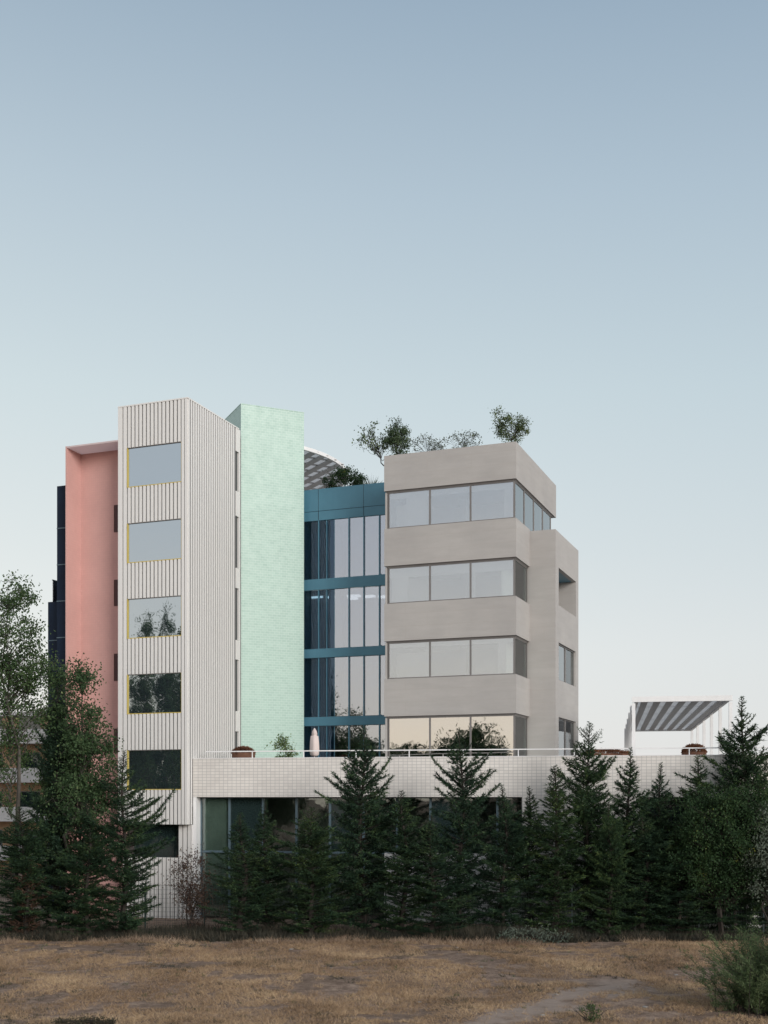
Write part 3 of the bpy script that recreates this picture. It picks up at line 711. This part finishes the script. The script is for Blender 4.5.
# ------------------------------------------------------------------ plants on the roofs and terrace
def plant(name, seed, env, nc, nl, leaf, tr, spread, split, px, py, Y, lab, cat='shrub', m='leaf_pale', stems=1, sc=1, group=None):
    V, W = broadleaf(seed, 2, env, nc, nl, leaf, tr, spread, split, stems=stems); p = P(px, py, Y)
    return make_tree(name, V, 4, m, W, 'bark', p, 0, (sc,sc,sc), label=lab, cat=cat, group=group)
plant('roof_tree', 41, [(.1,0,1.3,.72,.6,.72),(-.5,0,1.75,.35,.3,.4),(.7,0,1.2,.35,.3,.35)], 60, 46, .08, .035, .26, .45, 508, 454, 57.2, 'small round-crowned tree near the right corner of the stone roof', 'tree', 'leaf_pale')
plant('roof_shrub', 42, [(0,0,1.0,.6,.5,1.0)], 60, 60, .085, .03, .26, .2, 397, 460, 58.5, 'dense upright bush at the left end of the stone roof', 'shrub', 'leaf_pale')
plant('roof_shrub', 43, [(-.3,0,1.5,.8,.4,.85),(.2,0,.8,.45,.3,.8),(-1.0,0,1.25,.45,.3,.35)], 56, 15, .11, .03, .26, .2, 384, 466, 58.8, 'sparse wide-branching bush overhanging the left corner of the stone roof', 'shrub', 'leaf_pale')
for i, (px, s, lab) in enumerate(((428,45,'wispy grey plant in the middle of the stone roof, left one of the pair'),(464,47,'wispy grey plant in the middle of the stone roof, right one of the pair'))):
    plant('wispy_roof_plant', s, [(0,0,.6,.95,.3,.5)], 50, 9, .085, .012, .2, .05, px, 457-i*3, 57.8, lab, 'plant', 'leaf_grey', 3, group='wispy plants on the stone roof')
plant('roof_shrub', 48, [(0,0,.85,1.2,.6,.65)], 60, 60, .09, .03, .3, .1, 345, 497, 63.5, 'low rounded bush on the teal roof beside the slatted canopy', 'shrub', 'leaf_dark')
# spiky plant
rng = np.random.default_rng(50); n = 130; az = rng.uniform(0, 6.28, n); el = rng.uniform(.15, 1.2, n)
d = np.stack([np.cos(az)*np.cos(el), np.sin(az)*np.cos(el), np.sin(el)], 1); V = blades(rng, d*.03, d, rng.uniform(.6,1.0,n), .05)
o = tri_mesh('spiky_plant', V, 3, ['leaf_dark']); o.location = P(371, 491, 63.0); tag(o, 'spiky dark plant on the teal roof next to the stone tower', 'plant')
plant('terrace_tree', 51, [(0,0,.95,.42,.4,.85),(.35,0,.6,.35,.3,.5)], 40, 26, .11, .02, .24, .1, 282, 771, 57.2, 'small leafy shrub before the mint tiled tower', 'shrub', 'leaf_fresh', 2)

def dome_bush(px, py, Y, rx, rz, lab, seed):
    """clipped dome of rusty foliage in a low round steel planter"""
    p = P(px, py, Y); r = empty('rusty_planter', p, label=lab, cat='planter', group='low rust-brown planters on the terrace')
    mb = MB(); mb.lathe((0,0,0), [(rx*.92,0),(rx,.04),(rx,.72),(rx*.96,.74),(rx*.92,.70)], 'rust_pot', 28); mb.build('bowl', r, None, True)
    rng = np.random.default_rng(seed); n = 2600; d = norm(rng.normal(size=(n,3))); d[:,2] = abs(d[:,2])
    b = d*np.array((rx*.95,rx*.95,rz))*rng.uniform(.75,1.02,(n,1))+np.array((0,0,.7)); V = blades(rng, b, d+rng.normal(size=(n,3))*.6, rng.uniform(.05,.12,n), .04, True)
    tri_mesh('foliage', V, 4, ['rust'], r)
dome_bush(243.5, 768, 57.0, .56, .30, 'low rust-brown planter against the ribbed tower wall', 61)
dome_bush(606, 770, 55.5, 1.2, .26, 'wide rust-brown planter left of the pergola', 62)
dome_bush(694, 768, 54.8, .56, .38, 'rust-brown planter between the right posts of the pergola', 63)

# closed parasol
p = P(314.5, 772, 56.6); par = empty('closed_parasol', p, label='closed pale parasol standing upright before the teal glazing', cat='parasol')
mb = MB(); mb.tube([(0,0,0),(0,0,2.1)], .025, 'white', 10); mb.build('pole', par)
mb = MB(); mb.lathe((0,0,0), [(.10,.75),(.19,.82),(.215,1.05),(.20,1.4),(.17,1.72),(.09,1.76),(.13,1.80),(.10,1.95),(.03,2.08)], 'parasol', 24, .10); mb.build('canopy', par, None, True)
mb = MB(); mb.lathe((0,0,0), [(.28,0),(.28,.06),(.05,.1),(.03,.3)], 'frame', 20); mb.build('foot', par)

# ------------------------------------------------------------------ wire fence before the building
FF = Frame(X(-30,51.6), 51.6, -5)
ff = empty('wire_fence', FF.p(10,0,G), label='dark green welded wire fence running behind the conifers', cat='fence')
FLEN = 42
def zz_(z): return G+z
for i in range(17):
    mb = MB(); a = i*2.6; mb.box(FF, a-.03, a+.03, 0, .06, G, G+2.1, 'mesh'); mb.build('post', ff, ff)
mb = MB()
for k in range(11): mb.box(FF, 0, FLEN-.4, -.012, -.004, G+.1+k*.19, G+.108+k*.19, 'mesh')
a = 0
while a < FLEN-.4: mb.box(FF, a, a+.007, -.004, .003, G+.08, G+2.04, 'mesh'); a += .10
mb.build('wire_panel', ff, ff)

# ------------------------------------------------------------------ apartment block far left
fr = Frame(-44, 92, -4); ab = empty('apartment_building', (-34, 92, 0), label='tan brick apartment block with white balconies seen behind the poplars at the far left', cat='building')
mb = MB(); mb.box(fr, 0, 22, 0, 12, G, 6.2, 'brick'); mb.box(fr, -.3, 22.3, -.4, 12.3, 6.2, 6.5, 'white_wall'); mb.build('wall', ab, ab)
for k in range(4):
    z = -5.0+k*2.95+.2
    mb = MB(); mb.box(fr, 0, 22, -1.3, -.01, z, z+.18, 'white_wall'); mb.box(fr, 0, 22, -1.3, -1.2, z+.181, z+1.1, 'white_wall'); mb.build('balcony', ab, ab)
    for j in range(7):
        mb = MB(); mb.box(fr, 1+j*3, 2.7+j*3, -.03, .05, z+.25, z+2.3, 'frame'); mb.box(fr, 1.07+j*3, 2.63+j*3, -.05, -.03, z+.32, z+2.23, 'glass_slot'); mb.build('window', ab, ab)
mb = MB(); mb.box(fr, 3, 12, -1.8, -1.31, 4.35, 4.45, 'rust_pot'); mb.build('awning', ab, ab)

# ------------------------------------------------------------------ trees standing outside the frame, mirrored in the windows
V, W = broadleaf(71, 14, [(0,0,9,3.0,3.0,4.0),(1,0,7,3.2,3,3),(-1.4,0,8,2.5,2.5,3.5)], 190, 110, .30, .25, 1.2, .3)
rt_ = None
def mirror_tree(proto, x, y, sc, lab):
    copy_thing(proto, (x, y, 0), x*3.1, sc, lab)
dense = make_tree('field_tree', V, 4, 'leaf_dark', W, 'bark', (-52, 28, 0), 0, (1,1,1.1), label='broad dark tree outside the frame to the left, seen in the tower windows', cat='tree', group='trees around the field outside the frame')
def refl(px, D, fr, b=0):      # where a tree must stand so that the sight line through px, mirrored by the wall, meets it at D
    n_ = np.array((-fr.d[0], -fr.d[1])); a = fr.a_at(px, b); q = np.array(fr.p(a, b, 0)[:2]); d = norm(q.astype(float))
    r_ = d-2*(d@n_)*n_; return q+r_*D
GR = 'broad dark tree outside the frame, mirrored low in the windows'
for fr_, px, D, s in ((FA,136,52,.42),(FA,166,44,.45),(FA,176,58,.55),(FC,470,60,1.02),(FC,452,64,.92),(FC,436,66,.80),(FC,420,62,.86),(FC,402,62,.84),(FC,389,66,.86),(FC,492,70,.62),(FB,345,62,1.0),(FB,362,66,.95),(FB,376,60,.85),(FC,510,66,.75)):
    x, y = refl(px, D, fr_); c = copy_thing(dense, (x, y, 0), px*.7, (s,s,s), GR)
bx, by = refl(127, 60, FA); dense.location = (bx, by, 0); dense['label'] = GR
for px, D, s in ((131,40,.9),(146,42,1.2),(166,40,1.22),(176,38,1.0)):
    x, y = refl(px, D, FA); c = copy_thing(pop2, (x, y, 0), px*.4, (s*.72,s*.72,s*1.5), 'slim poplar outside the frame, mirrored in the tower windows'); c['group'] = 'poplars outside the frame'

# ------------------------------------------------------------------ ground, path and grass
rng = np.random.default_rng(5)
gx = np.concatenate([[-1500,-400,-120], np.linspace(-60,60,121), [120,400,1500]]); gy = np.concatenate([[-1500,-300,-60], np.linspace(0,70,100), [120,400,1800]])
def gh(x, y):
    f = np.clip((y-22)/5,0,1)*np.clip((48.5-y)/3,0,1)*np.clip((40-abs(x))/10,0,1)
    return f*(.07*np.sin(x*.55+y*.3)+.06*np.sin(x*.21-y*.62+1)+.04*np.sin(x*1.3+y*1.1))
gv = [(x, y, float(gh(x,y))) for y in gy for x in gx]; nx = len(gx)
gf = [(j*nx+i, j*nx+i+1, (j+1)*nx+i+1, (j+1)*nx+i) for j in range(len(gy)-1) for i in range(nx-1)]
me = bpy.data.meshes.new('ground'); me.from_pydata(gv, [], gf); me.materials.append(M['ground']); me.polygons.foreach_set('use_smooth', [True]*len(gf))
g = bpy.data.objects.new('ground', me); COL.objects.link(g); tag(g, 'flat dry field of straw-coloured grass and bare earth', 'field', kind='structure')

def vnoise(x, y, s, seed):
    r_ = np.random.default_rng(seed).random((64,64)); u = x/s; v = y/s; i = np.floor(u).astype(int); j = np.floor(v).astype(int); fu = u-i; fv = v-j
    fu = fu*fu*(3-2*fu); fv = fv*fv*(3-2*fv)
    a = r_[i%64,j%64]; b = r_[(i+1)%64,j%64]; c = r_[i%64,(j+1)%64]; d = r_[(i+1)%64,(j+1)%64]
    return (a*(1-fu)+b*fu)*(1-fv)+(c*(1-fu)+d*fu)*fv
def path_d(x, y):
    dx, dy = 5.6, 8.0; ln = math.hypot(dx, dy); return abs((-(dy)*(x-2.5)+dx*(y-30))/ln)+np.clip(y-37, 0, 9)
def grass(name, n, x0, x1, y0, y1, hmin, hmax, w, per, m, lab, thr, seed, lie=.9, group=None, trim=True):
    rng = np.random.default_rng(seed); x = rng.uniform(x0, x1, n); y = rng.uniform(y0, y1, n)
    k = .6*vnoise(x+100, y+100, 1.7, seed)+.4*vnoise(x+50, y+50, .5, seed+1)
    keep = (k > thr) & ((path_d(x,y) > 1.1*rng.uniform(.0,1.1,n)**.6) | (not trim)) & (abs(x) < .36*y+1.5); x, y, k = x[keep], y[keep], k[keep]
    x = np.repeat(x, per); y = np.repeat(y, per); k = np.repeat(k, per); n = len(x)
    x = x+rng.normal(size=n)*.05; y = y+rng.normal(size=n)*.05
    d = np.stack([rng.normal(size=n)*lie, rng.normal(size=n)*lie, np.ones(n)], 1)
    V = blades(rng, np.stack([x, y, gh(x,y)-.01], 1), d, rng.uniform(hmin,hmax,n)*(.4+k), w)
    return tag(tri_mesh(name, V, 3, [m]), lab, 'grass', kind='stuff')
grass('dry_grass', 105000, -19, 19, 27, 49, .05, .19, .013, 6, 'straw', 'short straw-coloured grass growing in patches over the field', .36, 80, 1.3)
grass('field_weeds', 9000, -19, 19, 27, 49, .05, .2, .016, 8, 'straw_dark', 'dark withered weeds scattered through the straw-coloured grass', .60, 83, 1.1)
grass('green_weeds', 2600, -19, 19, 27, 49, .05, .15, .018, 7, 'weed', 'low green weeds scattered over the field', .66, 85)
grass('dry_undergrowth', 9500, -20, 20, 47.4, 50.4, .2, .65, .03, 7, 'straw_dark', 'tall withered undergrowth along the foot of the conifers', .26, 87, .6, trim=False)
grass('straw_edge', 3800, -20, 20, 46.6, 48.4, .12, .36, .02, 6, 'straw', 'taller dry grass along the edge of the field under the trees', .46, 89, .8, trim=False)
rng = np.random.default_rng(97); st = MB()
for k in range(26):
    yy = rng.uniform(29.5, 46); xx = rng.uniform(-.33, .33)*yy; q = rng.uniform(.03, .09)
    st = MB(); sx = 1+rng.random()*.6; pr = [(q*.55,-q*.2),(q*(.9+.2*rng.random()),q*.1),(q*.8,q*.4),(q*.35,q*.6)]
    st.lathe((0,0,0), pr, 'stone_grey', 7, .14); o = st.build('field_stone'); o.location = (xx, yy, float(gh(np.array(xx), np.array(yy)))); o.rotation_euler = (0,0,rng.uniform(0,3)); o.scale = (sx,1,.8)
    tag(o, 'small grey stone lying in the dry grass of the field', 'stone', 'small stones scattered over the field')

# shrubs on the ground
def ground_shrub(name, px, Y, env, nc, nl, leaf, m, lab, seed, stems=3, sp=.3):
    V, W = broadleaf(seed, 2, env, nc, nl, leaf, .02, sp, .05, stems=stems); make_tree(name, V, 4, m, W, 'bark', (X(px,Y),Y,0), 0, (1,1,1), label=lab, cat='shrub')
ground_shrub('low_shrub', 532, 47.4, [(0,0,.2,1.5,.5,.25)], 60, 40, .07, 'leaf_grey', 'low spreading grey-green shrub at the foot of the conifers in the middle', 91)
rng = np.random.default_rng(92); B = []; Dn = []; WD = []
for k in range(380):
    az = rng.uniform(0, 6.28); lean = rng.uniform(.05, 1.15)*rng.random()**.4; ln = rng.uniform(.8, 2.5)*(1-.35*lean); n = 34; t = np.linspace(0,1,n)
    e = 1.5-lean*(.6+.8*t); hx = np.cumsum(np.cos(e))*ln/n; hz = np.cumsum(np.sin(e))*ln/n; ox, oy = rng.normal(size=2)*.28
    pts = np.stack([ox+hx*math.cos(az), oy+hx*math.sin(az), hz], 1); WD += stick(rng, pts[0], pts[17], .007, .005, 1); WD += stick(rng, pts[17], pts[-1], .005, .002, 1)
    q = np.repeat(np.arange(6, n), 7); fd = norm(np.gradient(pts, axis=0)); B.append(pts[q]+rng.normal(size=(len(q),3))*.03); Dn.append(fd[q]*.9+rng.normal(size=(len(q),3))*.6)
B = np.concatenate(B); V = blades(rng, B, np.concatenate(Dn), rng.uniform(.05,.11,len(B)), .013)
make_tree('feathery_bush', V, 3, 'leaf_bush', WD, 'bark', (X(778,31.3),31.3,0), 0, (1.75,1.4,1.12), label='feathery green bush in the bottom right corner', cat='bush')
ground_shrub('field_weed', 590, 30.4, [(0,0,.25,.22,.2,.25)], 12, 30, .05, 'weed', 'small green weed beside the worn footpath', 93, 4, .12)
ground_shrub('leafless_shrub', 218, 48.6, [(0,0,1.1,.5,.4,1.0)], 16, 4, .05, 'straw_dark', 'nearly leafless dark sapling before the green glass', 94, 3, .3)
ground_shrub('brush_pile', 80, 30.1, [(0,0,.06,1.0,.3,.06)], 60, 24, .05, 'straw_dark', 'flat heap of dark withered brush at the bottom left', 95, 2, .15)

# ------------------------------------------------------------------ sky, sun, camera
SUN_EL, SUN_AZ = 16, 148        # azimuth clockwise from +Y (straight ahead): behind the camera to the right
w = bpy.data.worlds.new('World'); S.world = w; w.use_nodes = True; nt = w.node_tree; nt.nodes.clear()
out = nt.nodes.new('ShaderNodeOutputWorld'); bg = nt.nodes.new('ShaderNodeBackground'); bg.inputs[1].default_value = .1
sky = nt.nodes.new('ShaderNodeTexSky'); sky.sky_type = 'NISHITA'; sky.sun_disc = False; sky.sun_elevation = R(SUN_EL); sky.sun_rotation = R(SUN_AZ); sky.air_density = 1.0; sky.dust_density = 2.0; sky.ozone_density = 1.5
tc = nt.nodes.new('ShaderNodeTexCoord'); sp_ = nt.nodes.new('ShaderNodeSeparateXYZ'); L(nt, tc.outputs['Generated'], sp_.inputs[0])
front = ramp(nt, sp_.outputs[2], [(0,(.92,.88,.84)),(.04,(.89,.875,.85)),(.12,(.86,.875,.855)),(.20,(.765,.82,.82)),(.32,(.65,.75,.78)),(.45,(.50,.61,.69)),(.56,(.36,.47,.575)),(1,(.36,.44,.53))])
az_ = N(nt, 'ShaderNodeMapRange'); L(nt, sp_.outputs[0], az_.inputs[0]); az_.inputs[1].default_value = -.35; az_.inputs[2].default_value = .35
front = mixc(nt, 1.0, front, ramp(nt, az_.outputs[0], [(0,(1.07,1.05,1.03)),(1,(.91,.935,.965))]), 'MULTIPLY')
back = ramp(nt, sp_.outputs[2], [(0, (1.05,.93,.78)), (.05,(1.08,.98,.85)), (.12, (1.0,.95,.90)), (.25,(.80,.83,.88)), (.5,(.68,.73,.80)), (1,(.45,.52,.60))])
mr = N(nt, 'ShaderNodeMapRange', interpolation_type='SMOOTHSTEP'); L(nt, sp_.outputs[1], mr.inputs[0]); mr.inputs[1].default_value = .45; mr.inputs[2].default_value = -.45
c = mixc(nt, mr.outputs[0], front, back)
sc_ = N(nt, 'ShaderNodeVectorMath', operation='SCALE'); L(nt, c, sc_.inputs[0]); sc_.inputs['Scale'].default_value = 10.0
L(nt, mixc(nt, .88, sky.outputs[0], sc_.outputs[0]), bg.inputs[0]); L(nt, bg.outputs[0], out.inputs[0])
ld = bpy.data.lights.new('sun', 'SUN'); ld.energy = 2.4; ld.angle = R(24); ld.color = (1,.955,.91)
lo = bpy.data.objects.new('sun', ld); COL.objects.link(lo)
import mathutils
az, el = R(SUN_AZ), R(SUN_EL); dv = mathutils.Vector((math.sin(az)*math.cos(el), math.cos(az)*math.cos(el), math.sin(el)))
lo.rotation_euler = dv.to_track_quat('Z', 'Y').to_euler(); lo.location = dv*100

cam = bpy.data.cameras.new('camera'); co = bpy.data.objects.new('camera', cam); COL.objects.link(co); S.camera = co
co.location = (0,0,H); co.rotation_euler = (R(90),0,0); cam.sensor_fit = 'HORIZONTAL'; cam.sensor_width = 36; cam.lens = F_PX/768*36
cam.shift_y = (HZ-512)/768; cam.clip_end = 5000
S.render.resolution_x = 768; S.render.resolution_y = 1024
S.view_settings.view_transform = 'Standard'; S.view_settings.look = 'None'; S.view_settings.exposure = 0; S.view_settings.gamma = 1
